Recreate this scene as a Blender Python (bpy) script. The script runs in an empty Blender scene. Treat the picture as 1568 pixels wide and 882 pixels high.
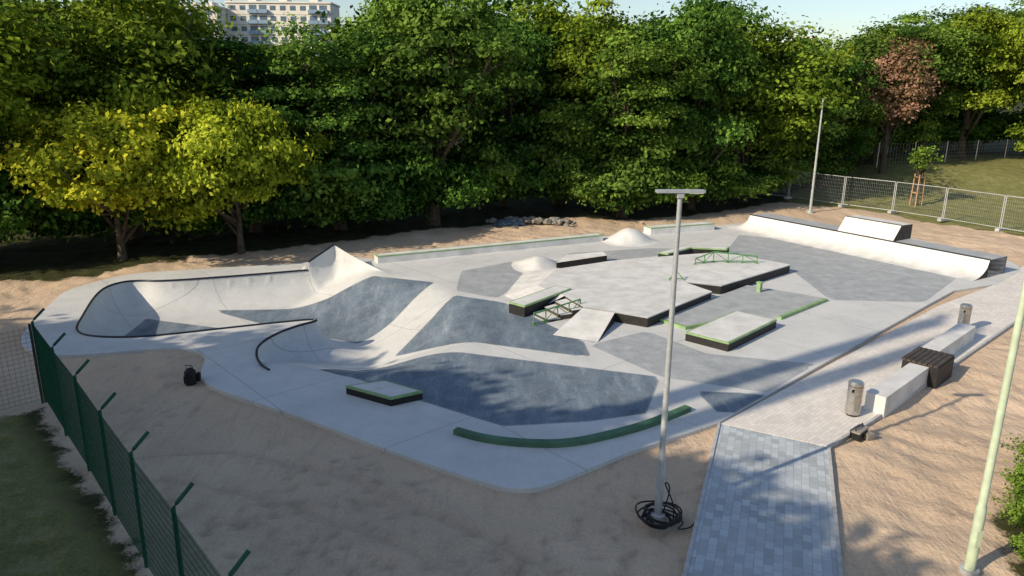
import bpy, math, random
import numpy as np
from mathutils import Matrix, Vector
from mathutils.geometry import delaunay_2d_cdt

random.seed(7)
SUN_EL = math.radians(29); SUN_DIR = Vector((-0.84,-0.54,0)).normalized()

# ------------------------------------------------------------------ helpers
def col(c): return (c[0],c[1],c[2],1.0)
class NT:
    def __init__(s,name):
        s.m=bpy.data.materials.new(name); s.m.use_nodes=True
        s.t=s.m.node_tree; s.t.nodes.clear()
        s.out=s.t.nodes.new('ShaderNodeOutputMaterial')
    def n(s,ty,**kw):
        nd=s.t.nodes.new('ShaderNode'+ty)
        for k,v in kw.items():
            if k.startswith('_'): setattr(nd,k[1:],v)
            else: nd.inputs[k.replace('__',' ')].default_value=v
        return nd
    def l(s,a,b): s.t.links.new(a,b)
    def coord(s,scale=(1,1,1),rot=(0,0,0)):
        g=s.n('NewGeometry'); mp=s.n('Mapping'); mp.inputs['Scale'].default_value=scale; mp.inputs['Rotation'].default_value=rot
        s.l(g.outputs['Position'],mp.inputs['Vector']); return mp.outputs['Vector']
    def noise(s,vec,scale,detail=4,rough=.55):
        n=s.n('TexNoise',Scale=scale,Detail=detail,Roughness=rough); s.l(vec,n.inputs['Vector']); return n.outputs['Fac']
    def ramp(s,fac,stops):
        r=s.n('ValToRGB'); e=r.color_ramp.elements
        while len(e)<len(stops): e.new(.5)
        for i,(p,c) in enumerate(stops):
            e[i].position=p; e[i].color=col(c) if not isinstance(c,(int,float)) else (c,c,c,1)
        s.l(fac,r.inputs['Fac']); return r.outputs['Color']
    def mix(s,fac,a,b,mode='MIX'):
        m=s.n('Mix'); m.data_type='RGBA'; m.blend_type=mode
        for v,i in ((fac,0),(a,6),(b,7)):
            if hasattr(v,'is_linked') or hasattr(v,'links'): s.l(v,m.inputs[i])
            elif i==0: m.inputs[0].default_value=v
            else: m.inputs[i].default_value=col(v)
        return m.outputs[2]
    def math(s,op,a,b=None,c=None):
        m=s.n('Math'); m.operation=op
        for i,v in enumerate((a,b,c)):
            if v is None: continue
            if hasattr(v,'links'): s.l(v,m.inputs[i])
            else: m.inputs[i].default_value=v
        return m.outputs[0]
    def attr(s,name):
        a=s.n('Attribute'); a.attribute_name=name; return a
    def bump(s,h,strength=.3,dist=.02,normal=None):
        b=s.n('Bump',Strength=strength,Distance=dist); s.l(h,b.inputs['Height'])
        if normal is not None: s.l(normal,b.inputs['Normal'])
        return b.outputs['Normal']
    def principled(s,color,rough=.8,metal=0,normal=None,spec=.3):
        p=s.n('BsdfPrincipled'); p.inputs['Metallic'].default_value=metal
        p.inputs['Specular IOR Level'].default_value=spec
        if hasattr(color,'links'): s.l(color,p.inputs['Base Color'])
        else: p.inputs['Base Color'].default_value=col(color)
        if hasattr(rough,'links'): s.l(rough,p.inputs['Roughness'])
        else: p.inputs['Roughness'].default_value=rough
        if normal is not None: s.l(normal,p.inputs['Normal'])
        s.l(p.outputs[0],s.out.inputs['Surface']); return p

def step01(N,v,lo,hi):
    r=N.n('MapRange'); r.inputs['From Min'].default_value=lo; r.inputs['From Max'].default_value=hi
    r.clamp=True; N.l(v,r.inputs['Value']); return r.outputs['Result']

def m_plain(name,c,rough=.6,metal=0,var=.15,scale=6,bump=.1):
    N=NT(name); v=N.coord(); f=N.noise(v,scale,4)
    c2=tuple(x*(1-var) for x in c); c3=tuple(min(1,x*(1+var)) for x in c)
    cc=N.ramp(f,[(.3,c2),(.7,c3)])
    N.principled(cc,rough,metal,N.bump(N.noise(v,scale*8,2),bump,.01) if bump>.06 else None); return N.m

def m_concrete():
    N=NT('concrete'); v=N.coord()
    big=N.noise(v,.35,3,.6); mid=N.noise(v,1.6,6,.68); fine=N.noise(v,14,3,.7)
    st=N.noise(N.coord((1.0,.28,1),(0,0,.75)),1.3,6,.7)
    light=N.ramp(mid,[(.3,(.49,.49,.48)),(.52,(.61,.61,.595)),(.75,(.70,.70,.68))])
    light=N.mix(.5,light,N.ramp(big,[(.35,(.52,.535,.535)),(.65,(.71,.71,.69))]))
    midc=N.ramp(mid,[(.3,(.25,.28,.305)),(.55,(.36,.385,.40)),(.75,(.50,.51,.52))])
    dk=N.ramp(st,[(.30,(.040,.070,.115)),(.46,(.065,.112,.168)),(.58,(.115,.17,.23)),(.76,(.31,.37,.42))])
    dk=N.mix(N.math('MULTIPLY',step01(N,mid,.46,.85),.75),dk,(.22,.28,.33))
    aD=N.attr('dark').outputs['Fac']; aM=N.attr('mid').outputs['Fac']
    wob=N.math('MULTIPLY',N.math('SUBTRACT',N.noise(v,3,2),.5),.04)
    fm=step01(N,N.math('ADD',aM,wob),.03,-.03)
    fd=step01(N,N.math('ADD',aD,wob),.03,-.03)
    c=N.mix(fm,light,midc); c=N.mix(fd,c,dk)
    jr=N.coord((1,1,1),(0,0,math.radians(-42)))
    sep=N.n('SeparateXYZ'); N.l(jr,sep.inputs[0])
    def line(o,p):
        a=N.math('PINGPONG',o,p/2); return step01(N,a,.022,.006)
    j=N.math('MAXIMUM',line(sep.outputs[0],3.6),line(sep.outputs[1],4.4))
    j=N.math('MAXIMUM',j,step01(N,N.math('ABSOLUTE',aD),.03,.008))
    j=N.math('MAXIMUM',j,step01(N,N.math('ABSOLUTE',aM),.03,.008))
    c=N.mix(N.math('MULTIPLY',j,.5),c,(.14,.15,.16))
    vo=N.n('TexVoronoi',Scale=.9,Randomness=1); N.l(v,vo.inputs['Vector'])
    stn=step01(N,N.math('ADD',vo.outputs['Distance'],N.math('MULTIPLY',fine,.25)),.30,.12)
    c=N.mix(N.math('MULTIPLY',stn,.25),c,(.36,.33,.29))
    tw=N.noise(N.coord((1,.16,1),(0,0,-.5)),3.5,4,.75)
    c=N.mix(N.math('MULTIPLY',step01(N,tw,.55,.75),.22),c,(.68,.70,.71))
    c=N.mix(.14,c,N.ramp(fine,[(.3,.2),(.7,.8)]))
    N.principled(c,.72,0,N.bump(mid,.12,.02),.35)
    return N.m

def m_ground():
    N=NT('ground'); v=N.coord()
    big=N.noise(v,.25,3,.6); mid=N.noise(v,1.5,6,.65); fine=N.noise(v,18,4,.7)
    rk=N.noise(N.coord((2.6,.55,1),(0,0,-.75)),1.6,5,.7)   # raked / dragged streaks
    sand=N.ramp(big,[(.3,(.53,.39,.27)),(.55,(.63,.475,.335)),(.75,(.69,.53,.385))])
    sand=N.mix(N.math('MULTIPLY',step01(N,mid,.52,.72),.45),sand,(.44,.335,.245))
    sand=N.mix(N.math('MULTIPLY',step01(N,rk,.52,.64),.4),sand,(.39,.295,.215))
    sand=N.mix(.26,sand,N.ramp(fine,[(.3,(.28,.215,.155)),(.7,(.82,.66,.50))]))
    sand=N.mix(N.math('MULTIPLY',step01(N,N.attr('print_shade').outputs['Fac'],.12,.8),.4),sand,(.21,.16,.125))  # shade in the footprints and tracks painted into the sand colour
    grass=N.ramp(mid,[(.3,(.12,.135,.04)),(.5,(.20,.20,.07)),(.62,(.28,.255,.12)),(.75,(.42,.365,.24))])
    grass=N.mix(.35,grass,N.ramp(fine,[(.35,(.06,.07,.02)),(.7,(.40,.40,.17))]))
    soil=N.ramp(mid,[(.3,(.03,.03,.015)),(.6,(.055,.06,.022)),(.8,(.10,.08,.05))])
    wob=N.math('MULTIPLY',N.math('SUBTRACT',N.math('ADD',N.math('MULTIPLY',mid,.7),N.math('MULTIPLY',fine,.3)),.5),2.2)
    fs=step01(N,N.math('ADD',N.attr('sand').outputs['Fac'],wob),.12,-.12)
    fg=step01(N,N.math('ADD',N.attr('grass').outputs['Fac'],wob),.3,-.3)
    c=N.mix(fg,soil,grass); c=N.mix(fs,c,sand)
    h=N.math('SUBTRACT',N.math('MULTIPLY',mid,.8),N.math('MULTIPLY',rk,.8))
    h=N.math('ADD',h,N.math('MULTIPLY',N.noise(v,6,3,.6),.4))
    N.principled(c,.95,0,N.bump(h,.6,.09),.1); return N.m

def m_pavers(name,ang,base,bw=.4,bh=.2,va=.25,mort=.5):
    N=NT(name); v=N.coord((1,1,1),(0,0,ang))
    b=N.n('TexBrick'); b.offset=.5
    b.inputs['Scale'].default_value=1; b.inputs['Brick Width'].default_value=bw; b.inputs['Row Height'].default_value=bh
    b.inputs['Mortar Size'].default_value=.006; b.inputs['Mortar Smooth'].default_value=.3; b.inputs['Bias'].default_value=0
    b.inputs['Color1'].default_value=col(tuple(x*(1-va) for x in base)); b.inputs['Color2'].default_value=col(tuple(min(1,x*(1+va)) for x in base))
    b.inputs['Mortar'].default_value=col(tuple(x*mort for x in base)); N.l(v,b.inputs['Vector'])
    n=N.noise(N.coord(),.9,4,.65)
    c=N.mix(.4,b.outputs['Color'],N.ramp(n,[(.3,tuple(x*.75 for x in base)),(.7,tuple(x*1.2 for x in base))]))
    N.principled(c,.85,0,None,.2) ; return N.m

def m_leaf(name,c_dark,c_light):
    N=NT(name); a=N.attr('tint').outputs['Fac']; oi=N.n('ObjectInfo')
    c=N.ramp(a,[(.1,c_dark),(.95,c_light)])
    c=N.mix(1.0,c,oi.outputs['Color'],'MULTIPLY')
    p=N.n('BsdfDiffuse'); N.l(c,p.inputs['Color'])
    t=N.n('BsdfTranslucent'); c2=N.mix(1.0,c,(1.2,1.25,.5),'MULTIPLY'); N.l(c2,t.inputs['Color'])
    mx=N.n('MixShader'); mx.inputs[0].default_value=.18
    N.l(p.outputs[0],mx.inputs[1]); N.l(t.outputs[0],mx.inputs[2]); N.l(mx.outputs[0],N.out.inputs['Surface'])
    return N.m

CONC=m_concrete(); GROUND=m_ground()
TOPC=m_plain('smooth_concrete',(.66,.655,.635),.7,0,.16,1.6,.08)
BLACK=m_plain('black_board',(.022,.021,.02),.6,0,.3,5,.1)
GREEN=m_plain('green_steel',(.10,.26,.09),.45,0,.2,4,.05)
GREENP=m_plain('light_green_edge',(.26,.40,.19),.5,0,.2,3,.05)
BANDG=m_plain('green_coated_curb',(.08,.17,.10),.55,0,.25,2,.1)
FGREEN=m_plain('green_fence_paint',(.012,.10,.055),.5,0,.2,5,.05)
GALV=m_plain('galvanised_steel',(.52,.54,.55),.42,.4,.15,9,.05)
PALEG=m_plain('pale_green_pole_paint',(.50,.58,.42),.5,0,.15,4,.05)
STEEL=m_plain('brushed_steel',(.50,.48,.45),.32,.8,.2,12,.05)
COPING=m_plain('coping_pipe',(.03,.035,.05),.4,.5,.2,6,.05)
WOOD=m_plain('dark_wood',(.07,.055,.045),.6,0,.35,4,.2)
RUBBER=m_plain('rubber_cable',(.015,.015,.016),.5,0,.3,20,.05)
CURB=m_plain('kerb_concrete',(.45,.45,.45),.8,0,.2,5,.2)
STONE=m_plain('rubble_stone',(.26,.24,.21),.9,0,.45,2.5,.5)
TARP=m_plain('grey_tarp',(.10,.14,.18),.6,0,.4,2,.4)
BARK=m_plain('bark',(.09,.07,.05),.9,0,.4,5,.8)
STAKE=m_plain('stake_wood',(.50,.30,.17),.8,0,.25,5,.2)
DECKC=m_plain('deck_concrete',(.38,.40,.41),.8,0,.15,2,.1)
PAV1=m_pavers('grey_pavers',math.radians(-70),(.44,.48,.51),.24,.16,.30,.5)
PAV2=m_pavers('light_pavers',math.radians(-44),(.72,.68,.63),.2,.1,.12,.65)
LEAF_G=m_leaf('leaf_green',(.024,.058,.012),(.185,.295,.05))
LEAF_Y=m_leaf('leaf_yellow_green',(.15,.19,.015),(.62,.62,.05))
LEAF_R=m_leaf('leaf_reddish',(.17,.12,.06),(.50,.28,.20))

class MB:
    def __init__(s): s.v=[];s.f=[];s.m=[]
    def add(s,vs,fs,mi=0):
        o=len(s.v); s.v+= [tuple(x) for x in vs]; s.f+=[tuple(i+o for i in f) for f in fs]; s.m+=[mi]*len(fs)
    def prism(s,poly,z0,z1,side=0,top=0,ztop=None,bottom=False):
        n=len(poly); zt=ztop or [z1]*n
        a=sum(poly[i][0]*poly[(i+1)%n][1]-poly[(i+1)%n][0]*poly[i][1] for i in range(n))
        if a<0: poly=poly[::-1]; zt=zt[::-1]
        vs=[(x,y,z0) for x,y in poly]+[(poly[i][0],poly[i][1],zt[i]) for i in range(n)]
        s.add(vs,[(i,(i+1)%n,(i+1)%n+n,i+n) for i in range(n)],side)
        s.add([vs[i+n] for i in range(n)],[tuple(range(n))],top)
        if bottom: s.add([vs[i] for i in range(n)],[tuple(range(n))[::-1]],side)
    def box(s,c,sz,rot=0,mi=0):
        cx,cy,cz=c; hx,hy,hz=[q/2 for q in sz]; ca,sa=math.cos(rot),math.sin(rot)
        p=[(cx+x*ca-y*sa,cy+x*sa+y*ca) for x,y in ((-hx,-hy),(hx,-hy),(hx,hy),(-hx,hy))]
        s.prism(p,cz-hz,cz+hz,mi,mi,bottom=True)
    def tube(s,pts,rads,n=8,mi=0,cap=True):
        pts=[Vector(p) for p in pts]
        if not hasattr(rads,'__len__'): rads=[rads]*len(pts)
        vs=[]
        for i,p in enumerate(pts):
            d=(pts[min(i+1,len(pts)-1)]-pts[max(i-1,0)]).normalized()
            u=d.cross(Vector((0,0,1)) if abs(d.z)<.95 else Vector((1,0,0))).normalized(); w=d.cross(u)
            for k in range(n):
                a=2*math.pi*k/n; vs.append(p+rads[i]*(math.cos(a)*u+math.sin(a)*w))
        fs=[(i*n+k,i*n+(k+1)%n,(i+1)*n+(k+1)%n,(i+1)*n+k) for i in range(len(pts)-1) for k in range(n)]
        if cap: fs+=[tuple(range(n))[::-1],tuple(range((len(pts)-1)*n,len(pts)*n))]
        s.add(vs,fs,mi)
    def wire(s,a,b,r,mi=0): s.tube([a,b],r,3,mi,False)
    def obj(s,name,mats,parent=None,bevel=0,smooth=False):
        me=bpy.data.meshes.new(name); me.from_pydata(s.v,[],s.f); 
        for m in mats: me.materials.append(m)
        me.polygons.foreach_set('material_index',s.m)
        if smooth:
            me.polygons.foreach_set('use_smooth',[True]*len(s.f)); me.set_sharp_from_angle(angle=math.radians(40))
        me.update()
        o=bpy.data.objects.new(name,me); bpy.context.collection.objects.link(o)
        if parent: o.parent=parent
        if bevel:
            b=o.modifiers.new('bevel','BEVEL'); b.width=bevel; b.segments=2; b.limit_method='ANGLE'
        return o
def empty(name):
    o=bpy.data.objects.new(name,None); bpy.context.collection.objects.link(o); return o

def sdf(poly,P):
    poly=np.array(poly,float); d=np.full(len(P),1e9); ins=np.zeros(len(P),bool)
    n=len(poly)
    for i in range(n):
        a=poly[i]; b=poly[(i+1)%n]; e=b-a; w=P-a
        t=np.clip((w@e)/(e@e+1e-12),0,1)
        d=np.minimum(d,np.hypot(*(w-t[:,None]*e).T))
        c=((a[1]>P[:,1])!=(b[1]>P[:,1]))
        xx=a[0]+(P[:,1]-a[1])/(b[1]-a[1]+1e-12)*(b[0]-a[0])
        ins^=c&(P[:,0]<xx)
    return np.where(ins,-d,d)
def dpl(line,P,vals=None):
    line=np.array(line,float); d=np.full(len(P),1e9); val=np.zeros(len(P))
    for i in range(len(line)-1):
        a=line[i];b=line[i+1];e=b-a;w=P-a;t=np.clip((w@e)/(e@e+1e-12),0,1)
        dd=np.hypot(*(w-t[:,None]*e).T); m=dd<d; d=np.where(m,dd,d)
        if vals is not None: val=np.where(m,vals[i]*(1-t)+vals[i+1]*t,val)
    return d,val
def smooth_line(pts,closed=False,it=2):
    P=[np.array(p,float) for p in pts]
    for _ in range(it):
        Q=[] if closed else [P[0]]
        n=len(P)
        for i in range(n if closed else n-1):
            a=P[i];b=P[(i+1)%n]; Q+= [a*.75+b*.25,a*.25+b*.75]
        if not closed: Q.append(P[-1])
        P=Q
    return [tuple(p) for p in P]
def resample(line,step,closed=False):
    out=[]; L=list(line)+([line[0]] if closed else [])
    for a,b in zip(L[:-1],L[1:]):
        d=math.dist(a,b); k=max(1,int(round(d/step)))
        for i in range(k): out.append(tuple(a[j]+(b[j]-a[j])*i/k for j in range(len(a))))
    if not closed: out.append(tuple(L[-1]))
    return out
def strip(pts,w,side=0):
    P=[Vector(p) for p in pts]; L=[];R=[]
    for i,p in enumerate(P):
        d=(P[min(i+1,len(P)-1)]-P[max(i-1,0)]).normalized(); n=Vector((d.y,-d.x))
        if side: L.append(p); R.append(p+n*w)
        else: L.append(p-n*w/2); R.append(p+n*w/2)
    return [tuple(p) for p in L+R[::-1]]

# ------------------------------------------------------------------ plan (metres)
SLAB_FRONT=smooth_line([(2.6,15.1),(0.9,13.75),(0.3,13.5),(-0.3,13.6),(-2.7,15.1),(-5.0,16.7),(-7.7,18.3),(-8.4,18.9),(-8.8,19.6),(-9.1,20.9),(-9.7,21.4),(-10.7,21.6),(-12.4,21.0),(-13.5,20.8),(-14.3,21.0),(-15.1,21.6),(-15.7,22.5),(-16.2,23.8),(-16.9,26.1),(-17.4,27.8),(-16.9,29.3),(-16.2,30.6),(-13.8,31.4),(-11.2,32.2),(-9.3,32.9)])
SLAB=[(5.1,16.7)]+SLAB_FRONT+[(-7.9,34.3),(-6.3,33.6),(-2.7,35.4),(4.8,39.4),(7.4,40.9),(11.4,42.6),(13.2,43.6),(15.6,45.0),(20.4,42.0),(21.6,40.0)]+smooth_line([(22.5,38.0),(23.6,35.4),(23.6,33.8),(22.9,32.6)])+[(20.3,30.2),(17.9,29.1),(15.8,27.1)]
POOL=[(-6.9,19.8),(-7.2,20.1),(-7.6,20.8),(-7.9,21.8),(-7.7,22.9),(-7.2,23.8),(-6.75,24.25),(-6.7,24.45),(-7.0,24.45),(-7.7,24.2),(-9.4,23.5),(-11.2,22.7),(-12.1,22.45),(-13.2,22.45),(-13.9,22.7),(-14.4,23.3),(-14.9,24.6),(-15.8,27.0),(-16.1,28.4),(-15.8,29.2),(-15.2,29.4),(-14.3,29.3),(-11.9,30.15),(-8.9,31.4)]
RIM=smooth_line(POOL,it=2)
CORNER=[(-8.85,31.45),(-7.9,32.25),(-6.8,31.9),(-5.5,31.1)]; CORNERZ=[.35,.95,.4,.03]
W=RIM+CORNER; WZ=[0]*len(RIM)+CORNERZ
OPEN=[(-5.5,31.1),(-3.0,29.6),(-1.4,26.5),(-0.8,22.5),(-2.2,19.9),(-4.8,19.0),(-6.9,19.8)]
HOLE=W+OPEN[1:-1]
DEPTH=1.15
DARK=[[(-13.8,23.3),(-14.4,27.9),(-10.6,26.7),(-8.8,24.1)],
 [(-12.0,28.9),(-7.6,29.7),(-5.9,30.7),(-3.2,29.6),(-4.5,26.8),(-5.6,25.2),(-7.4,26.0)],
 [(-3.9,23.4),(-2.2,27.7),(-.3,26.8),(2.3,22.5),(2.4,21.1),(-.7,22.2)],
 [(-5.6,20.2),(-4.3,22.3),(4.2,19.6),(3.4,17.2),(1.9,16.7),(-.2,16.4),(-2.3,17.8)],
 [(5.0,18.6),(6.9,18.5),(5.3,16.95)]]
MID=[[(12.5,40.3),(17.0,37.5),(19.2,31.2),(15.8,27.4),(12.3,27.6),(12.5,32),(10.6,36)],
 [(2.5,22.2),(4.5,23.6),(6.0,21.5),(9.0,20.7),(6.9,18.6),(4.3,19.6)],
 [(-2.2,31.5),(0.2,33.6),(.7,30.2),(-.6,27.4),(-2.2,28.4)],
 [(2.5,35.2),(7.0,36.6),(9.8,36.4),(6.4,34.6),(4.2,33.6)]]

def height(P):
    P=np.asarray(P,float); inside=sdf(HOLE,P)<1e-6
    dw,rz=dpl(W,P,WZ); do,_=dpl(OPEN,P)
    u=np.clip(dw/1.75,0,1); sw=np.sqrt(1-(1-u)**2); t=np.clip(do/4.2,0,1); so=t*t*(3-2*t)
    s=np.minimum(sw,so); z=rz*(1-sw)-DEPTH*s
    z=np.where(inside,z,0); onrim=(dw<.02); z=np.where(onrim,rz,z)
    return z

# ------------------------------------------------------------------ concrete skatepark surface
def build_surface():
    out=resample(SLAB,.4,True); hol=resample(HOLE,.16,True)
    rng=np.random.RandomState(3)
    def grid(st):
        gx,gy=np.meshgrid(np.arange(-18,24,st),np.arange(13,46,st)); P=np.c_[gx.ravel(),gy.ravel()]; return P+rng.uniform(-.03,.03,P.shape)
    A=grid(.35); sS=sdf(SLAB,A); sH=sdf(HOLE,A); A=A[(sS<-.12)&(sH>.12)]
    B=grid(.15); B=B[(sdf(HOLE,B)<-.07)]
    ring=[]
    for i in range(len(hol)):
        a=np.array(hol[i-1]);b=np.array(hol[(i+1)%len(hol)]);d=b-a;d/=np.hypot(*d)+1e-9
        for off in (.035,): 
            for s in (1,-1): ring.append(np.array(hol[i])+s*off*np.array([d[1],-d[0]]))
    R=np.array(ring); R=R[(sdf(HOLE,R)<-.02)]
    pts=[tuple(p) for p in out]+[tuple(p) for p in hol]+[tuple(p) for p in np.vstack([A,B,R])]
    no,nh=len(out),len(hol)
    edges=[(i,(i+1)%no) for i in range(no)]+[(no+i,no+(i+1)%nh) for i in range(nh)]
    v,e,f,_,_,_=delaunay_2d_cdt([Vector(p) for p in pts],edges,[],0,1e-5)
    V=np.array([(p.x,p.y) for p in v]); F=[tuple(q) for q in f]
    C=np.array([V[list(q)].mean(0) for q in F]); keep=sdf(SLAB,C)<0
    F=[q for q,k in zip(F,keep) if k]
    Z=height(V)
    vs=[(V[i,0],V[i,1],Z[i]) for i in range(len(V))]
    b=MB(); b.add(vs,F,0)
    n=len(out); b.add([(x,y,0) for x,y in out]+[(x,y,-.3) for x,y in out],[(i,i+n,(i+1)%n+n,(i+1)%n) for i in range(n)],0)
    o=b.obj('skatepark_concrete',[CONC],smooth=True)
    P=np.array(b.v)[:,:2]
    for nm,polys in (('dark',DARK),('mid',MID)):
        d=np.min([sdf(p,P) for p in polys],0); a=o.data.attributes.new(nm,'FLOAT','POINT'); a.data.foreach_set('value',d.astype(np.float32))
    return o
surf=build_surface()
c=MB(); c.tube([(x,y,.015) for x,y in RIM],.04,6); c.tube([(x,y,z+.015) for (x,y),z in zip(CORNER[:2],CORNERZ)],.04,6)
c.obj('pool_coping',[COPING],smooth=True)

# ------------------------------------------------------------------ ground
def sst(t): t=np.clip(t,0,1); return t*t*(3-2*t)
def slope(x,y): return 1.9*sst((np.asarray(y,float)-51)/15)*sst((np.asarray(x,float)-23)/10)   # grassy bank, north-east
SAND=[(-12.0,17.3),(-13.5,15.8),(-30,24),(-26,28),(-18.2,30.2),(-15,34.3),(-8.9,37.6),(-3,42.5),(3.1,45.5),(8,45),(13,48.2),(19.4,53),(22.6,50.6),(28.6,41.2),(36,32),(36,18),(13,15.4),(9.3,12.6),(8.0,9),(6.5,-5),(2,-5),(-2.4,6.6)]
GRASS=[[(19.5,53.6),(28.6,41.6),(60,15),(70,64),(40,72),(23,60)],[(-12.3,17.0),(-2.3,6.3),(3,-5),(3,-40),(-80,-40),(-60,5)]]
PATH=[(5.1,16.68),(7.3,15.5),(5.6,10.8),(3.2,4.2),(.85,5.05),(3.25,11.6)]
PLAZA=[(5.13,16.66),(7.3,15.54),(8.9,16.9),(15.3,22.8),(18.9,26.1),(30,36.4),(28.2,38.0),(20.0,30.0),(16.1,26.95)]
def build_ground():
    def ax(lo,hi,st,mx=1e9):
        f=list(np.arange(lo,hi+st,st)); pre=[];post=[]
        x=lo;d=st
        while x>-2200: d=d*1.3; x-=d; pre.append(x)
        x=f[-1]; d=st
        while x<2600:
            d=d*1.3
            if x<90: d=min(d,1.6)
            x+=d; post.append(x)
        return np.array(pre[::-1]+f+post)
    xs=ax(-20,30,.12); ys=ax(5,42,.12); X,Y=np.meshgrid(xs,ys); P=np.c_[X.ravel(),Y.ravel()]
    sd=sdf(SLAB,P); ss=sdf(SAND,P); gg=np.min([sdf(g,P) for g in GRASS],0)
    rng=np.random.RandomState(1); z=np.zeros(len(P)); pr=np.zeros(len(P))
    for wl,a in ((9,.05),(4,.035),(2.2,.025),(1.1,.016),(.7,.012)):
        for k in range(5):
            th=rng.uniform(0,6.28); ph=rng.uniform(0,6.28); z+=a*.5*np.sin((P[:,0]*math.cos(th)+P[:,1]*math.sin(th))*6.28/wl/rng.uniform(.8,1.25)+ph)
    for tr in range(84):
        p=np.array([rng.uniform(-11,4),rng.uniform(7,19)]) if tr<68 else np.array([rng.uniform(7,22),rng.uniform(11,26)])
        th=rng.uniform(0,6.28) if tr%2 else rng.normal(.75,.25)
        for st in range(24):
            th+=rng.normal(0,.2); p=p+rng.uniform(.42,.75)*np.array([math.cos(th),math.sin(th)]); q=p+(.14 if st%2 else -.14)*np.array([-math.sin(th),math.cos(th)])
            i0=np.searchsorted(xs,q[0]-.4);i1=np.searchsorted(xs,q[0]+.4);j0=np.searchsorted(ys,q[1]-.4);j1=np.searchsorted(ys,q[1]+.4)
            if i1<=i0 or j1<=j0: continue
            idx=(np.arange(j0,j1)[:,None]*len(xs)+np.arange(i0,i1)[None,:]).ravel(); d=P[idx]-q
            am=rng.uniform(.15,.85)
            u=d@np.array([math.cos(th),math.sin(th)]); w_=d@np.array([-math.sin(th),math.cos(th)]); r=np.sqrt((u/.17)**2+(w_/.09)**2)
            z[idx]+= am*(-.065*np.exp(-r**2)+.03*np.exp(-(r-1.7)**2*3)); pr[idx]=np.maximum(pr[idx],am*np.exp(-r**2))
    for off in (0,1.5):
        line=[(-10.5+off*.6,12.6+off*.8),(-7,14.2+off),(-3,12.3+off),(1,9.6+off),(3,5+off)]
        d,_=dpl(smooth_line(line,it=3),P); z-=.035*np.exp(-(d/.14)**2); z+=.02*np.exp(-((d-.26)/.1)**2); pr=np.maximum(pr,.45*np.exp(-(d/.13)**2))
    z*=np.clip((sd-.1)/1.0,.12,1); z=np.clip(z,-.16,.12)-.10
    near=np.clip(1-(np.abs(P[:,0])-60)/60,0,1); z=z*near-.09*(1-near)
    for poly in (PATH,PLAZA):
        q=np.clip(sdf(poly,P)/.5,0,1); z=np.where(q<1,z*q+(-.09)*(1-q),z)
    z+=slope(P[:,0],P[:,1])
    nx,ny=len(xs),len(ys); idx=np.arange(nx*ny).reshape(ny,nx)
    a=idx[:-1,:-1].ravel();b=idx[:-1,1:].ravel();c_=idx[1:,1:].ravel();d=idx[1:,:-1].ravel()
    hole=(sd[a]<-.6)&(sd[c_]<-.6); F=np.c_[a,b,c_,d][~hole]
    me=bpy.data.meshes.new('ground'); V=np.c_[P,z]
    me.vertices.add(len(V)); me.vertices.foreach_set('co',V.ravel()); me.loops.add(F.size); me.loops.foreach_set('vertex_index',F.ravel())
    me.polygons.add(len(F)); me.polygons.foreach_set('loop_start',np.arange(0,F.size,4)); me.polygons.foreach_set('use_smooth',np.ones(len(F),bool)); me.update(calc_edges=True)
    for nm,d in (('sand',ss),('grass',gg),('print_shade',pr)):
        at=me.attributes.new(nm,'FLOAT','POINT'); at.data.foreach_set('value',d.astype(np.float32))
    me.materials.append(GROUND); o=bpy.data.objects.new('ground',me); bpy.context.collection.objects.link(o)
build_ground()
b=MB(); b.prism(PATH,-.15,-.012); b.obj('paved_path',[PAV1])
b=MB(); b.prism(PLAZA,-.15,-.008); b.obj('paved_promenade',[PAV2])
b=MB()
for a,e in (((7.3,15.5),(3.2,4.2)),((5.1,16.68),(.85,5.05))):
    b.prism(strip([a,e],.07),-.2,.012)
b.prism(strip([(7.3,15.52),(8.9,16.88),(15.3,22.78),(30,36.4)],.07),-.2,.010)
b.obj('path_kerb',[CURB],bevel=.008)

# ------------------------------------------------------------------ skate obstacles
def inset(poly,d):
    n=len(poly); P=[Vector(p) for p in poly]
    a=sum(P[i].x*P[(i+1)%n].y-P[(i+1)%n].x*P[i].y for i in range(n)); s=1 if a>0 else -1
    out=[]
    for i in range(n):
        d0=(P[i]-P[i-1]).normalized(); d1=(P[(i+1)%n]-P[i]).normalized()
        n0=Vector((-d0.y,d0.x))*s; n1=Vector((-d1.y,d1.x))*s
        k=n0+n1; k=k/(max(.35,k.length_squared/2)) if k.length>.01 else n0
        out.append(tuple(P[i]+k*d))
    return out
def obstacle(name,poly,h,trim=True,base=0,edge=None,th=.06):
    b=MB(); b.prism(poly,base-.02,base+h-th,0,0)
    o=inset(poly,-.006)
    b.prism(o,base+h-th,base+h,1 if trim else 2,1 if trim else 2)
    b.prism(inset(poly,.055 if trim else .01),base+h-.01,base+h+.004,2,2)
    return b.obj(name,[BLACK,edge or GREENP,TOPC],bevel=0)
PLAT=[(2.55,25.2),(4.6,24.0),(7.6,27.3),(6.8,28.8),(8.2,28.2),(12.2,31.8),(9.9,34.2),(8.3,33.7),(4.4,32.2),(1.9,30.6),(1.0,27.9),(2.0,26.5)]
b=MB(); b.prism(PLAT,-.02,.33,0,1); b.prism(inset(PLAT,-.02),.33,.37,2,1)
b.add([(1.9,30.6,.371),(1.0,27.9,.371),(-.3,27.7,.006),(.55,31.6,.006),(1.95,26.5,.371),(.9,25.9,.006)],[(0,3,2,1),(1,2,5,4)],1)
b.obj('funbox_platform',[BLACK,TOPC,GALV])
obstacle('grind_ledge',[(-0.1,25.5),(1.7,27.8),(2.25,27.35),(0.45,25.0)],.42)
b=MB()
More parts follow.
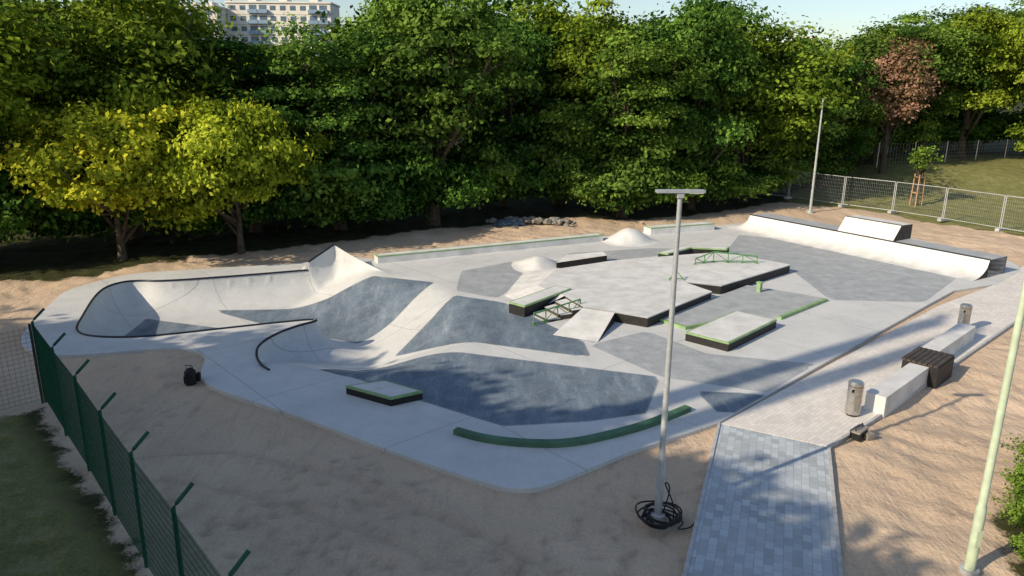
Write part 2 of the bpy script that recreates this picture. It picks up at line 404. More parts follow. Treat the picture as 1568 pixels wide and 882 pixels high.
for i in range(3):
    t=i*.42; b.prism([(2.0-t,26.5-t*.9),(2.55-t,25.2-t*.6),(2.13-t,25.0-t*.6),(1.58-t,26.1-t*.9)],-.02,.27-.1*i,0,1)
b.obj('stair_set',[WOOD,TOPC])
def rail(name,pts,zs,base):
    b=MB(); top=[(x,y,z) for (x,y),z in zip(pts,zs)]
    b.tube(top,.03,8)
    b.tube([(x,y,base+.06) for x,y in pts],.02,6)
    fine=resample(top,.55); 
    for i,p in enumerate(fine):
        b.tube([(p[0],p[1],base),p],.022,6); b.box((p[0],p[1],base+.008),(.14,.14,.016))
        if i<len(fine)-1:
            q=fine[i+1]; b.tube([(p[0],p[1],base+.06),q] if i%2 else [p,(q[0],q[1],base+.06)],.015,5)
    return b.obj(name,[GREEN],smooth=True)
rail('grind_rail',[(.75,24.1),(2.45,25.55)],[.42,.52],.0)
rail('grind_rail',[(8.0,31.7),(8.9,32.1),(10.8,32.0)],[.62,.85,.68],.37)
b=MB(); b.tube([(6.3,28.9,.37),(6.6,29.1,.75),(6.9,28.9,.37)],.025,6); b.tube([(6.3,28.9,.45),(6.9,28.9,.45)],.02,6); b.obj('small_grind_bar',[GREEN])
b=MB(); b.prism([(1.35,23.1),(2.5,25.05),(3.55,24.5),(2.75,22.45)],-.02,.3,0,1,ztop=[.01,.36,.36,.01]); b.obj('kicker_ramp',[BLACK,TOPC])
PAD=[(5.0,25.0),(5.9,23.9),(7.9,25.0),(9.4,25.1),(12.0,27.5),(9.6,29.3),(7.62,27.28)]
b=MB(); b.prism(PAD,-.02,.10,0,0)
b.prism(strip([(5.0,25.0),(5.9,23.9),(6.6,24.3)],.14,1),-.015,.106,1,1); b.prism(strip([(9.4,25.1),(12.0,27.5)],.14,1),-.015,.106,1,1)
b.obj('low_manual_pad',[DECKC,GREENP])
obstacle('manual_box',[(5.6,22.7),(7.9,25.1),(9.0,24.1),(6.7,21.7)],.30)
b=MB(); b.box((9.75,28.3,.28),(.16,.16,.36),.7,0); b.box((9.75,28.3,.48),(.22,.22,.04),.7,0); b.obj('green_bollard',[GREENP],bevel=.01)
obstacle('angled_ledge',[(6.8,33.9),(8.5,35.6),(10.5,35.25),(10.2,34.7),(8.6,35.0),(7.2,33.6)],.40)
b=MB(); b.prism([(1.95,32.0),(2.5,33.4),(4.2,33.7),(4.3,32.95)],-.02,.4,0,1,ztop=[.30,.34,.46,.44]); b.obj('wedge_ramp',[BLACK,TOPC])
def dome(name,cx,cy,rx,ry,h,rot=0):
    b=MB(); n=32;m=9; vs=[]
    for j in range(m):
        t=j/(m-1); r=1-t; z=h*(.5+.5*math.cos(math.pi*r))
        for i in range(n):
            a=2*math.pi*i/n; k=1+.06*math.sin(3*a+1); x=rx*r*k*math.cos(a); y=ry*r*k*math.sin(a)
            vs.append((cx+x*math.cos(rot)-y*math.sin(rot),cy+x*math.sin(rot)+y*math.cos(rot),z+.004))
    b.add(vs,[(j*n+i,j*n+(i+1)%n,(j+1)*n+(i+1)%n,(j+1)*n+i) for j in range(m-1) for i in range(n)]); return b.obj(name,[TOPC],smooth=True)
dome('concrete_mound',6.1,38.2,1.55,1.3,.7); dome('concrete_mound',1.2,32.6,1.3,1.5,.42)
def long_ledge(name,pts,w,h,top,side):
    b=MB(); P=strip(pts,w); b.prism(P,-.05,h-.05,0,0); b.prism(inset(P,-.006),h-.05,h,1,1); b.prism(inset(P,.07),h-.02,h+.004,2,2); return b.obj(name,[side,top,TOPC])
long_ledge('back_ledge',[(-6.2,33.0),(-2.5,34.8),(4.6,38.4)],.55,.34,GREENP,TOPC)
long_ledge('short_ledge',[(7.4,40.3),(11.3,41.9)],.7,.38,GREENP,TOPC)
obstacle('low_box',[(-4.35,18.2),(-3.4,18.6),(-2.3,17.9),(-3.05,17.45)],.24)
b=MB(); cv=smooth_line([(-1.3,16.0),(-.6,15.6),(.3,15.4),(1.3,15.4),(2.4,15.9),(3.4,16.5),(4.5,17.4)]); b.prism(strip(cv,.2),-.02,.12,0,1); b.obj('curved_ledge',[BANDG,BANDG],bevel=.012)

def quarter():
    A=Vector((13.6,42.2));B=Vector((20.6,31.3)); ax=(B-A).normalized(); nr=Vector((ax.y,-ax.x)); nr=-nr if nr.x>0 else nr
    root=empty('quarter_pipe'); H=.78; R=1.25
    def prof(p,n,h,r): return [(p.x+n.x*r*(1-u),p.y+n.y*r*(1-u),.004+h*(1-math.sqrt(max(0,1-(u)**2)))) for u in [i/10 for i in range(11)]]
    rows=[]
    for k in range(9):
        a=math.radians(75*(1-k/8)); d=Vector((nr.x*math.cos(a)-nr.y*math.sin(a),nr.x*math.sin(a)+nr.y*math.cos(a)))
        if (d-(-ax)).length>(nr-(-ax)).length: d=Vector((nr.x*math.cos(a)+nr.y*math.sin(a),-nr.x*math.sin(a)+nr.y*math.cos(a)))
        rows.append(prof(A,d,H,R))
    for k in range(1,21): rows.append(prof(A+(B-A)*k/20,nr,H,R))
    b=MB(); vs=[p for r in rows for p in r]; b.add(vs,[(i*11+j,i*11+j+1,(i+1)*11+j+1,(i+1)*11+j) for i in range(len(rows)-1) for j in range(10)],0)
    e=rows[-1]; q=B-nr*1.5; b.add(e+[(q.x,q.y,H),(q.x,q.y,-.05),(e[0][0],e[0][1],-.05)],[tuple(range(14))],1)
    b.obj('transition',[TOPC,BLACK],root,smooth=True)
    b=MB(); bk=-nr*1.45; P=[A,B,B+bk,A+bk]; b.prism([tuple(p) for p in P],-.05,H,1,0); b.obj('deck',[DECKC,TOPC],root)
    b=MB(); b.tube([(A.x,A.y,H+.01),(B.x,B.y,H+.01)],.035,6); b.obj('coping',[COPING],root)
    L=B-A; p0=A+L*.43; p1=A+L*.66; h2=1.5
    b=MB(); f0=[];f1=[]
    for u in [i/8 for i in range(9)]:
        z=H+.02+(h2-H)*u
        f0.append((p0.x-nr.x*.55*u,p0.y-nr.y*.55*u,z)); f1.append((p1.x-nr.x*.55*u,p1.y-nr.y*.55*u,z))
    b.add(f0+f1,[(i,i+1,10+i,9+i) for i in range(8)],0)
    t0=p0-nr*1.5;t1=p1-nr*1.5
    b.add([f0[-1],f1[-1],(t1.x,t1.y,h2),(t0.x,t0.y,h2)],[(0,1,2,3)],0)
    b.add([f0[0],f0[-1],(t0.x,t0.y,h2),(t0.x,t0.y,0)],[(0,1,2,3)],1); b.add([f1[0],f1[-1],(t1.x,t1.y,h2),(t1.x,t1.y,0)],[(3,2,1,0)],1)
    b.add([(t0.x,t0.y,0),(t0.x,t0.y,h2),(t1.x,t1.y,h2),(t1.x,t1.y,0)],[(0,1,2,3)],0)
    b.tube([f0[-1],f1[-1]],.03,6,1)
    b.obj('extension',[TOPC,WOOD],root)
quarter()

# ------------------------------------------------------------------ seating wall, bins, small things
D=Vector((.722,.692)); Nn=Vector((.692,-.722))
def blk(o,l,w): o=Vector(o); return [tuple(o),tuple(o+D*l),tuple(o+D*l+Nn*w),tuple(o+Nn*w)]
for o,l in (((9.05,17.6),3.1),((12.25,21.0),3.5)):
    b=MB(); b.prism(blk(o,l,.5),-.1,.47); b.obj('concrete_seat_block',[TOPC],bevel=.02)
b=MB(); b.prism(blk((11.1,19.85),1.35,.95),-.1,.5,0,0)
for i in range(7):
    o=Vector((11.07,19.87))+Nn*(.0+.14*i); b.prism(blk(o,1.4,.12),.5,.55,1,1)
b.obj('wooden_seat_deck',[BLACK,WOOD],bevel=.006)
def bin_(x,y):
    b=MB(); b.tube([(x,y,0),(x,y,.06)],.15,24,1); b.tube([(x,y,.05),(x,y,.78)],.18,28,0); b.tube([(x,y,.80),(x,y,.86),(x,y,.90)],[.185,.185,.15],28,0)
    b.tube([(x,y,.78),(x,y,.80)],.165,24,1)
    b.box((x-.10,y-.14,.70),(.16,.03,.07),.6,1); b.obj('litter_bin',[STEEL,BLACK],smooth=True)
bin_(8.6,17.25); bin_(15.35,24.1)
b=MB(); b.box((8.2,16.0,.10),(.5,.22,.16),.75,0); b.box((8.2,16.0,.2),(.52,.24,.04),.75,1)
b.tube([(8.05,15.87,.22),(8.08,15.9,.3),(8.32,16.12,.3),(8.35,16.15,.22)],.015,6,0); b.box((8.42,15.95,.06),(.2,.16,.14),.3,1); b.obj('tool_case',[RUBBER,STONE],bevel=.01)
b=MB(); b.tube([(-8.8,19.0,-.1),(-8.8,19.0,.05),(-8.8,19.02,.28),(-8.8,19.03,.36)],[.14,.17,.15,.06],12); b.box((-8.8,18.87,.08),(.22,.1,.2),0,0)
b.tube([(-8.9,19.05,.3),(-8.92,19.05,.42),(-8.75,19.05,.42),(-8.72,19.05,.3)],.015,6); b.tube([(-8.62,19.1,-.05),(-8.6,19.1,.2)],.06,8); b.obj('backpack',[RUBBER],bevel=.01,smooth=True)

# ------------------------------------------------------------------ poles
def lamp(x,y,h,mat,head,r=.055):
    root=empty('lamp_post'); 
    b=MB(); b.tube([(x,y,-.1),(x,y,1.2),(x,y,1.25),(x,y,h)],[r*1.45,r*1.4,r*1.1,r*.75],12); b.box((x+.0,y-.085,.65),(.09,.02,.3),0); b.obj('mast',[mat],root,smooth=True)
    b=MB(); b.tube([(x,y,-.12),(x,y,.02)],r*2.6,16); b.obj('base_collar',[CURB],root)
    if head:
        b=MB(); b.box((x,y,h+.03),(.84,.15,.045),.05); b.box((x,y,h-.03),(.12,.12,.1),.05); b.obj('lamp_head',[GALV],root,bevel=.01)
        b=MB()
        for s in (-.26,.26): b.box((x+s,y,h+.004),(.24,.12,.014),.05)
        b.obj('lamp_lens',[TOPC],root)
lamp(2.85,12.65,6.2,GALV,True)
lamp(7.9,11.05,7.8,PALEG,True,.06)
for x,y in ((-21.5,1.6),(-21.0,.4)):  # unseen tall masts, added only to cast two long shadow streaks
    root=empty('shadow_streak_mast'); b=MB(); b.tube([(x,y,-.1),(x,y,24)],[.42,.34],10); b.obj('mast',[GALV],root,smooth=True)
    b=MB(); b.box((x,y,24.1),(1.6,.25,.3),.9); b.obj('mast_top_bar',[GALV],root)
b=MB(); b.tube([(19.4,48.2,-.1),(19.4,48.2,7.1)],[.09,.05],10); b.tube([(19.4,48.2,-.1),(19.4,48.2,.1)],.2,12); b.box((19.4,48.2,7.13),(.14,.14,.06)); b.obj('flag_pole',[GALV],smooth=True)
b=MB(); random.seed(4)
for k in range(9):
    r=.26+.035*random.random()*k*.6; cx=2.85+random.uniform(-.08,.12); cy=12.5+random.uniform(-.08,.08)
    b.tube([(cx+r*math.cos(a)*(1+.06*math.sin(3*a+k)),cy+r*math.sin(a),-.03+.035*k*.6+.02*math.sin(2*a+k)) for a in [i*.3 for i in range(22)]],.017,6)
b.tube(smooth_line([(2.95,12.55,.1),(3.25,12.5,.0),(3.3,12.4,-.03),(3.1,12.2,-.04),(3.4,12.25,-.03),(3.55,12.5,-.03)]),.014,5)
b.tube(smooth_line([(2.92,12.55,.1),(3.0,12.5,.5),(3.02,12.55,.7),(2.9,12.6,.75),(3.12,12.5,.3),(3.1,12.45,.0)]),.014,5)
b.obj('cable_coil',[RUBBER],smooth=True)

# ------------------------------------------------------------------ fences
def mesh_fence(name,pts,h,arm,mat,sp=.05,hs=.2,wr=.0035,pr=.032,post_h=None,armdir=1,zb=0):
    root=empty(name); b=MB(); w=MB(); root.location=(0,0,zb)
    for i,p in enumerate(pts):
        a=Vector(pts[max(i-1,0)]); c=Vector(pts[min(i+1,len(pts)-1)]); d=(c-a).normalized(); n=Vector((-d.y,d.x))*armdir
        x,y=p; top=(x,y,post_h or h+.05)
        if arm: b.tube([(x,y,-.1),top,(x+n.x*.05,y+n.y*.05,top[2]+.05),(x+n.x*.3,y+n.y*.3,top[2]+.28)],pr,6)
        else: b.tube([(x,y,-.1),top],pr,6)
    for a,c in zip(pts[:-1],pts[1:]):
        L=math.dist(a,c); n=int(L/sp); 
        P=lambda t:(a[0]+(c[0]-a[0])*t,a[1]+(c[1]-a[1])*t)
        for i in range(n+1): x,y=P(i/n); w.wire((x,y,.0),(x,y,h),wr)
        for k in range(int(h/hs)+1):
            z=.02+k*hs; z=min(z,h); w.wire((*a,z),(*c,z),wr*1.3)
    b.obj('posts',[mat],root,smooth=True); w.obj('wire_mesh',[mat],root)
FL=[(-12.0,17.7),(-10.4,15.85),(-8.95,14.2),(-7.55,12.55),(-6.2,10.98),(-4.8,9.38),(-3.45,7.8),(-2.1,6.2),(-.8,4.7)]
mesh_fence('green_mesh_fence',FL,2.05,True,FGREEN,.05,.15,.0045,armdir=1)
mesh_fence('grey_mesh_fence',[(-12.05,17.65),(-13.4,16.1),(-14.8,14.5),(-16.2,12.9)],2.0,False,WOOD,.12,.12,.003)
def site_fence(pts):
    root=empty('construction_fence'); b=MB(); w=MB(); f=MB()
    for a,c in zip(pts[:-1],pts[1:]):
        a=Vector(a);c=Vector(c);d=(c-a).normalized(); a2=a+d*.05;c2=c-d*.05
        for p in (a2,c2): b.tube([(p.x,p.y,0),(p.x,p.y,2)],.028,6)
        for z in (.12,1.98): b.tube([(a2.x,a2.y,z),(c2.x,c2.y,z)],.022,6)
        n=int((c-a).length/.12)
        for i in range(1,n): p=a2+(c2-a2)*i/n; w.wire((p.x,p.y,.12),(p.x,p.y,1.98),.004)
        for k in range(1,8): w.wire((a2.x,a2.y,.12+k*.23),(c2.x,c2.y,.12+k*.23),.004)
        f.box((a.x,a.y,.03),(.7,.24,.16),math.atan2(d.y,d.x)+1.57,0)
    b.obj('frames',[GALV],root); w.obj('wire_mesh',[GALV],root); f.obj('feet',[CURB],root,bevel=.02)
site_fence([(17.2,55.8),(20.1,54.2),(22.6,50.8),(24.8,48.3),(26.6,45.6),(28.2,42.5),(30.0,39.6),(32,36.8),(34.2,34.2)])
mesh_fence('boundary_fence',[(30,62),(33.5,63),(37,64.5),(40.5,66),(44,67.5),(48,69),(52,70.5)],1.9,False,STEEL,.3,.3,.006,.05,zb=1.55)
mesh_fence('wire_fence',[(7.2,8.2),(8.5,10.2),(9.9,12.0),(11.4,13.7),(13.2,15.2)],1.1,False,FGREEN,.08,.12,.004,.025)
b=MB()
for a,r in ((0,.35),(2.1,.35),(4.2,.35)): 
    b.tube([(28.1+r*1.2*math.cos(a),51.7+r*1.2*math.sin(a),-.1),(28.1+r*math.cos(a),51.7+r*math.sin(a),2.1)],.045,6)
for z in (.8,1.9):
    pts=[(28.1+.38*math.cos(a),51.7+.38*math.sin(a),z) for a in (0,2.1,4.2,0)]; b.tube(pts,.03,5)
b.obj('tree_stakes',[STAKE])

random.seed(9)
import bmesh
bm=bmesh.new()
for k in range(60):
    t=random.random(); x=-1.2+4.8*t+random.gauss(0,.3); y=43.4+random.gauss(0,.4)+.3*math.sin(5*t); s=random.uniform(.07,.30)
    r=bmesh.ops.create_icosphere(bm,subdivisions=1,radius=s)['verts']
    q=Matrix.Rotation(random.uniform(0,6),3,'Z')
    for v in r: v.co=q@Vector((v.co.x*random.uniform(1.0,1.6),v.co.y*random.uniform(.7,1.2),v.co.z*random.uniform(.4,.8)))+Vector((x,y,s*.2+random.uniform(0,.2)*(1-abs(2*t-1))))
me=bpy.data.meshes.new('rubble_pile'); bm.to_mesh(me); bm.free(); me.materials.append(STONE); bpy.context.collection.objects.link(bpy.data.objects.new('rubble_pile',me))
b=MB(); n=14; vs=[]
for j in range(n):
    for i in range(n):
        u=i/(n-1)*2-1; v=j/(n-1)*2-1; h=.32*max(0,1-u*u)*max(0,1-v*v)+.06*math.sin(9*u+4*v)+.05*random.random(); vs.append((-.2+u*.95,43.0+v*.5,h-.08))
b.add(vs,[(j*n+i,j*n+i+1,(j+1)*n+i+1,(j+1)*n+i) for j in range(n-1) for i in range(n-1)]); b.obj('tarpaulin',[TARP])

# ------------------------------------------------------------------ vegetation
def tree_mesh(name,H,R,base,seed,ncl=80,per=330,leaf=.26,leafmat=None,rc=1.15,trunk=True,lean=0,spread=.55,tb=0.0,lobamp=1.3,kmin=.62):
    rng=np.random.RandomState(seed); cz=(H+base)/2; hz=(H-base)/2
    C=[];RR=[]
    lob=[(rng.uniform(0,6.28),rng.uniform(-.7,.95),rng.uniform(.85,lobamp)) for _ in range(9)]
    tries=0
    while len(C)<ncl and tries<9000:
        tries+=1
        d=rng.normal(size=3); d/=np.linalg.norm(d); rad=rng.uniform(.35,1)**.5
        k=kmin
        for a,zz,am in lob:
            l=np.array([math.cos(a)*math.sqrt(max(0,1-zz*zz)),math.sin(a)*math.sqrt(max(0,1-zz*zz)),zz]); k=max(k,am*max(0,float(d@l))**4)
        p=d*rad*k*np.array([R,R,hz])
        if p[2]<-hz*.2: p[:2]*= .85
        if any(np.linalg.norm(p-q)<rc*spread for q in C): continue
        C.append(p); RR.append(rng.uniform(.5,1.25)*rc)
    C=np.array(C); RR=np.array(RR); ncl=len(C)
    ctr=np.array([lean,0,cz]); 
    tint=rng.uniform(.05,.95,ncl)+.2*(C[:,2]/hz)*.5+tb
    ci=np.repeat(np.arange(ncl),per); N=len(ci)
    d=rng.normal(size=(N,3)); d/=np.linalg.norm(d,axis=1)[:,None]
    d[:,2]=np.where(d[:,2]<-.35,-d[:,2]*.6,d[:,2])
    r=RR[ci]*np.abs(rng.normal(.86,.26,N))
    lump=1+.25*np.sin(d[:,0]*7+ci)*np.sin(d[:,1]*6+2*ci)
    pos=C[ci]+d*(r*lump)[:,None]*np.array([1.1,1.1,.8])+ctr
    out=C[ci]/np.array([R,R,hz]); nrm=d*.7+out*.35+rng.normal(size=(N,3))*.6+np.array([0,0,.35]); nrm/=np.linalg.norm(nrm,axis=1)[:,None]
    t=rng.normal(size=(N,3)); t[:,2]-=.5; t-=nrm*(t*nrm).sum(1)[:,None]; t/=np.linalg.norm(t,axis=1)[:,None]; w=np.cross(nrm,t)
    L=(leaf*rng.uniform(.55,1.35,N))[:,None]; 
    v=np.stack([pos-t*L*.5,pos+w*L*.3+nrm*L*.06,pos+t*L*.5,pos-w*L*.3+nrm*L*.06],1).reshape(-1,3)
    F=np.arange(N*4).reshape(-1,4); tt=np.clip(tint[ci]+rng.normal(0,.16,N),0,1)
    b=MB()
    if trunk:
        top=np.array([lean*.8,0,base+hz*1.3]); tr=.02*H+.05
        tp=smooth_line([(0,0,-.2),(rng.uniform(-.15,.15),rng.uniform(-.15,.15),base*.5),(lean*.4,rng.uniform(-.2,.2),base+.3*hz),tuple(top)],it=1)
        b.tube(tp,[tr*(1.3-1.1*i/(len(tp)-1)) for i in range(len(tp))],7,1)
        sel=rng.permutation(ncl)[:16]
        for k in sel:
            e=C[k]+ctr; z0=rng.uniform(base*.6,base+hz*.9); s=np.array([lean*.5*z0/H,0,z0]); m=(s+e)/2+np.array([0,0,-.25]); b.tube([tuple(s),tuple(m),tuple(e)],[tr*.45,tr*.3,tr*.1],5,1)
    nv=len(b.v)
    V=np.vstack([np.array(b.v).reshape(-1,3),v]) if nv else v
    me=bpy.data.meshes.new(name)
    bl=[len(f) for f in b.f]; bi=[i for f in b.f for i in f]
    loops=np.concatenate([np.array(bi,int),(F+nv).ravel()]); starts=np.concatenate([np.cumsum([0]+bl)[:-1] if bl else np.array([],int),sum(bl)+np.arange(0,F.size,4)]).astype(int)
    me.vertices.add(len(V)); me.vertices.foreach_set('co',V.ravel()); me.loops.add(len(loops)); me.loops.foreach_set('vertex_index',loops)
    me.polygons.add(len(starts)); me.polygons.foreach_set('loop_start',starts); 
    me.materials.append(leafmat or LEAF_G); me.materials.append(BARK)
    me.polygons.foreach_set('material_index',np.concatenate([np.ones(len(bl),int),np.zeros(N,int)])); me.update(calc_edges=True)
    a=me.attributes.new('tint','FLOAT','POINT'); a.data.foreach_set('value',np.concatenate([np.zeros(nv),np.repeat(tt,4)]).astype(np.float32))
    return me
TM=[tree_mesh('tree_a',14,4.4,2.0,11,80,270,.28,spread=.85,rc=1.15),tree_mesh('tree_b',14,3.9,1.4,12,75,270,.26,spread=.85,rc=1.15,lobamp=1.4),tree_mesh('tree_c',14,4.9,2.2,13,85,270,.30,spread=.85,rc=1.25,lobamp=1.4),tree_mesh('tree_d',14,4.2,.8,14,82,280,.25,spread=.85,rc=1.1),tree_mesh('tree_e',14,4.5,1.2,18,80,270,.33,spread=.85,rc=1.35,lobamp=1.45,kmin=.55)]
BT=[tree_mesh('backtree_a',14,4.8,1.5,15,60,150,.5,rc=1.6,spread=.75),tree_mesh('backtree_b',14,5.0,1.5,16,60,150,.5,rc=1.6,spread=.75)]
DT=tree_mesh('dense_tree',14,5.0,.8,17,80,200,.62,rc=1.6,spread=.6,kmin=.85)
SH=[tree_mesh('shrub_a',3.6,2.2,.0,21,24,280,.24,None,.9,trunk=False),tree_mesh('shrub_b',4.4,2.0,.0,22,26,280,.26,None,.9,trunk=False)]
def place(name,me,x,y,s,sz=None,tint=(1,1,1),rot=None):
    o=bpy.data.objects.new(name,me); bpy.context.collection.objects.link(o); o.location=(x,y,-.08+float(slope(x,y))); o.scale=(s,s,sz or s)
    o.rotation_euler=(0,0,random.uniform(0,6.28) if rot is None else rot); o.color=(*tint,1); return o
# crown height (m) wanted along the wood, as elevation above the park centre by bearing x/y
BE=[-.80,-.66,-.51,-.49,-.44,-.24,-.215,-.155,-.04,.055,.10,.18,.27,.335,.352,.43,.455,.52,.55,.70]
EL=[.16,.15,.14,.10,.09,.085,.125,.165,.15,.11,.105,.12,.125,.09,.062,.06,.085,.085,.115,.15]
def hz_(x,y): return (8+y*float(np.interp(x/y,BE,EL))-float(slope(x,y)))/14
random.seed(21)
Gt=(1,1,1); Yt=(1.6,1.28,.75); Dk=(.62,.78,.85); Lt=(1.15,1.12,1.0)
front=[(-24.0,31.5,1.05,(1.8,1.4,.7),1,0),(-19.8,38.5,1.0,(1.45,1.2,.8),.97,4),(-14.2,40.5,.95,(.72,.85,.9),.92,2),(-9.6,41.0,1.05,(.85,.95,.95),.98,3),(-4.6,42.6,1.15,Gt,1.0,0),(-.6,49.5,.95,Dk,.9,1),(3.2,51,.9,(1.5,1.25,.75),.97,4),(6.9,46.3,1.02,Lt,.88,3),(11.9,49.5,.95,(.9,1.0,1.0),1.04,0),(16.3,52.5,1.0,(1.35,1.2,.8),.90,4),(20.6,57,.9,Gt,1.0,2),(25,61,.85,Dk,.95,3)]
for x,y,s,t,k,m in front: place('deciduous_tree',TM[m],x,y,s,hz_(x,y)*k,t)
for i in range(14):
    x=-33+i*5.3+random.uniform(-1,1); y=46+max(0,(x+12))*.42+random.uniform(0,3)
    place('deciduous_tree',(TM+BT)[(i+2)%7],x,y,random.uniform(.9,1.15),hz_(x,y)*random.uniform(.84,1.04),random.choice([Gt,Yt,Dk,Lt,Gt]))
for i in range(9):
    x=-40+i*10; y=58+max(0,(x+12))*.42+random.uniform(0,4); place('deciduous_tree',BT[i%2],x,y,1.3,hz_(x,y)*random.uniform(.84,.96),random.choice([Gt,Lt,Dk]))
for (x,y,s,t) in [(31,64.5,.85,Gt),(35.5,65.5,.95,Lt),(39.5,66.5,1.1,Yt),(43,60,.95,Yt),(47,68,1.1,Lt),(52,64,1.1,Yt),(38,74,1.3,Dk),(47,78,1.3,Gt)]:
    place('deciduous_tree',random.choice(TM),x,y,s,hz_(x,y)*.98,t)
place('red_leaved_tree',tree_mesh('red_tree',11.5,3.3,3,31,60,190,.26,LEAF_R,spread=.8),30.0,61.0,.95,.9)
ym=tree_mesh('yellow_tree',8.2,4.9,.6,41,80,320,.25,LEAF_Y,1.0,spread=.75,tb=.12,lobamp=1.4); place('yellow_green_tree',ym,-17.9,33.2,1.0,1.0,rot=0)
place('yellow_green_tree',ym,-13.1,35.2,.85,1.02,(.8,.9,1),rot=2)
place('young_tree',tree_mesh('young',4.2,.8,2.2,51,14,90,.2,None,.5),28.1,51.7,1,1,Lt)
edge=[(-29,28),(-26,30),(-23,32),(-20.8,34),(-18.6,35.8),(-16,36.6),(-13,37.6),(-10.6,38.4),(-8,40.0),(-6,41.6),(-3.5,43.6),(-1,46.2),(1.5,47.6),(3.8,46.8),(5.6,45.0),(7.6,45.2),(10,46.8),(12.6,48.8),(15,50.6),(17.4,53.2),(19.5,55.6),(22,58),(25,61),(28,63.5),(32,66)]
for i,(x,y) in enumerate(edge):
    place('shrub',SH[i%2],x+random.uniform(-.4,.4),y,random.uniform(.95,1.3),random.uniform(.75,1.25),random.choice([Dk,Gt,(.75,.88,.85)]) if x<2 else random.choice([Gt,Lt,Gt]))
    if i%2 or x<-5: place('shrub',SH[(i+1)%2],x-1.2,y+2.4,random.uniform(1.3,1.6),random.uniform(1.2,1.7),random.choice([Dk,Gt]))
for (x,y) in [(34,68),(38,70),(42,71),(46,72.5),(50,74),(54,73),(58,70),(62,66)]: place('hedge_shrub',SH[0],x,y,1.5,1.2,Dk)
for (x,y,s) in [(10.6,13.2,.3),(11.6,14.2,.35),(9.9,12.2,.28),(12.6,15.0,.35),(9.3,11.2,.25),(11.3,12.6,.4),(12.8,13.9,.4)]: place('roadside_weeds',SH[0],x,y,s,s*.7,Lt)
# trees beside and behind the viewpoint, west side of the site: they shade the near half of the park
west=[(-13.8,-.6,.98),(-15.9,1.4,.98),(-17.4,3.2,.98),(-21.5,6.2,.98),(-26.5,8.6,.98),(-31.8,10.0,.95),(-37,11,.95)]
for i,(x,y,s) in enumerate(west):
    place('deciduous_tree',DT,x,y,.95,s*.96,Gt)
    place('deciduous_tree',DT,x-3.8+random.uniform(-1,1),y-4.4,1.05,s*.96,Gt)
for i,(x,y) in enumerate([(-11,-6.5),(-8,-10),(-14,-11),(-20,-7),(-27,-2)]): place('deciduous_tree',DT,x,y,1.1,.95,Gt)
for i,(x,y) in enumerate([(-14.5,1.0),(-18.0,5.5),(-22,8.5),(-26,11),(-11.5,-3)]): place('shrub',SH[i%2],x,y,1.4,1.5,Gt)

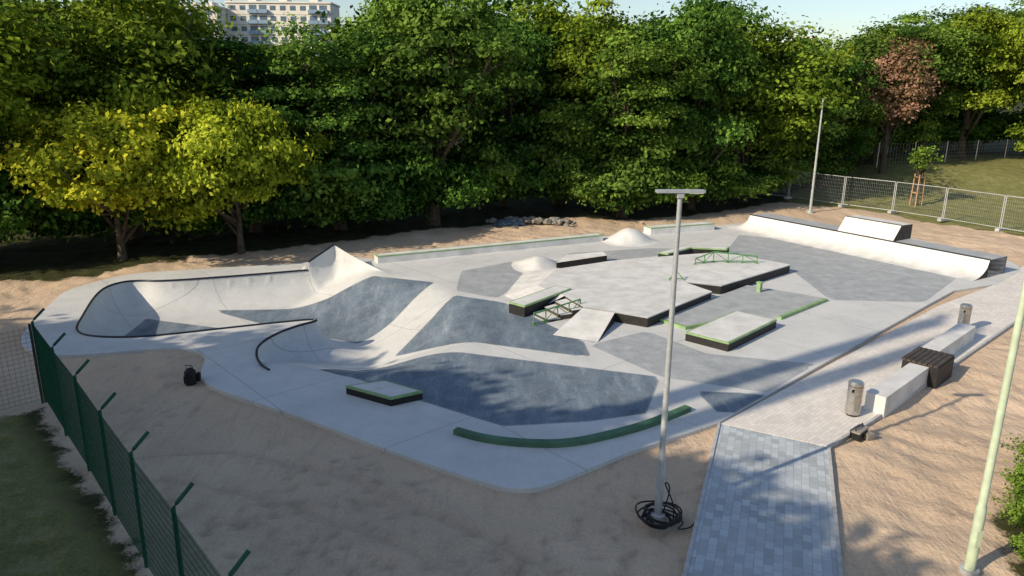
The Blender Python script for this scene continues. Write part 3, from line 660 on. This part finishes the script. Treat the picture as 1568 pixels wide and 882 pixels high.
# ------------------------------------------------------------------ apartment blocks
FAC=m_plain('facade_panel',(.46,.42,.36),.85,0,.1,.3,.05); FAC2=m_plain('facade_light',(.72,.68,.62),.8,0,.08,.3,.05); GLS=m_plain('window_glass',(.10,.15,.20),.3,0,.3,.5,0); BLUEP=m_plain('balcony_panel',(.22,.32,.44),.6,0,.15,.4,0)
def block(name,x0,x1,y,h,floors):
    root=empty(name); L=x1-x0; fh=h/floors
    b=MB(); b.prism([(x0,y),(x1,y),(x1,y+12),(x0,y+12)],0,h)
    b.prism([(x0-.3,y-.3),(x1+.3,y-.3),(x1+.3,y+12.3),(x0-.3,y+12.3)],h,h+.5)
    for k in range(3): xx=x0+L*(.18+.3*k); b.prism([(xx,y+3),(xx+L*.08,y+3),(xx+L*.08,y+8),(xx,y+8)],h+.5,h+1.8)
    b.obj('walls',[FAC2],root)
    w=MB(); p=MB(); s=MB(); n=int(L/3)
    for f in range(floors):
        z=f*fh
        for i in range(n):
            xa=x0+.5+i*(L-1)/n; 
            if i%6 in (2,3): p.prism([(xa,y-1.1),(xa+2.85,y-1.1),(xa+2.85,y-.003),(xa,y-.003)],z+.1,z+1.15,bottom=True); w.prism([(xa+.2,y-.02),(xa+2.5,y-.02),(xa+2.5,y+.1),(xa+.2,y+.1)],z+1.16,z+2.5)
            else: w.prism([(xa+.45,y-.02),(xa+2.2,y-.02),(xa+2.2,y+.1),(xa+.45,y+.1)],z+.95,z+2.3)
        s.prism([(x0,y-.05),(x1,y-.05),(x1,y-.002),(x0,y-.002)],z+fh-.25,z+fh-.12,bottom=True)
    w.obj('windows',[GLS],root); p.obj('balconies',[BLUEP],root); s.obj('panel_joints',[FAC],root)
block('apartment_building',-102,-86,228,27.8,9); block('apartment_building',-86,-55,236,29.8,10)
block('apartment_building',84,92,236,20.5,7)

# ------------------------------------------------------------------ world, sun, camera
w=bpy.data.worlds.new('World'); bpy.context.scene.world=w; w.use_nodes=True; nt=w.node_tree
sk=nt.nodes.new('ShaderNodeTexSky'); sk.sky_type='NISHITA'; sk.sun_disc=False; sk.sun_elevation=SUN_EL; sk.sun_rotation=math.atan2(SUN_DIR.x,SUN_DIR.y)%(2*math.pi)
bg=nt.nodes['Background']; bg.inputs['Strength'].default_value=.148; nt.links.new(sk.outputs[0],bg.inputs['Color'])
s=bpy.data.lights.new('sun','SUN'); s.energy=5; s.angle=math.radians(.5); s.color=(1,.86,.65); so=bpy.data.objects.new('sun',s); bpy.context.collection.objects.link(so)
tow=Vector((SUN_DIR.x*math.cos(SUN_EL),SUN_DIR.y*math.cos(SUN_EL),math.sin(SUN_EL))); so.rotation_euler=tow.to_track_quat('Z','Y').to_euler(); so.location=tow*50
cam=bpy.data.cameras.new('camera'); cam.sensor_width=36; cam.lens=1140/1568*36; cam.clip_end=5000; cam.clip_start=.1
co=bpy.data.objects.new('camera',cam); bpy.context.collection.objects.link(co)
M=Matrix.Rotation(math.radians(90-15.5),4,'X')@Matrix.Rotation(math.radians(.57),4,'Z'); co.matrix_world=Matrix.Translation((0,0,8))@M
sc=bpy.context.scene; sc.camera=co; sc.view_settings.view_transform='Standard'; sc.view_settings.look='None'; sc.view_settings.exposure=0
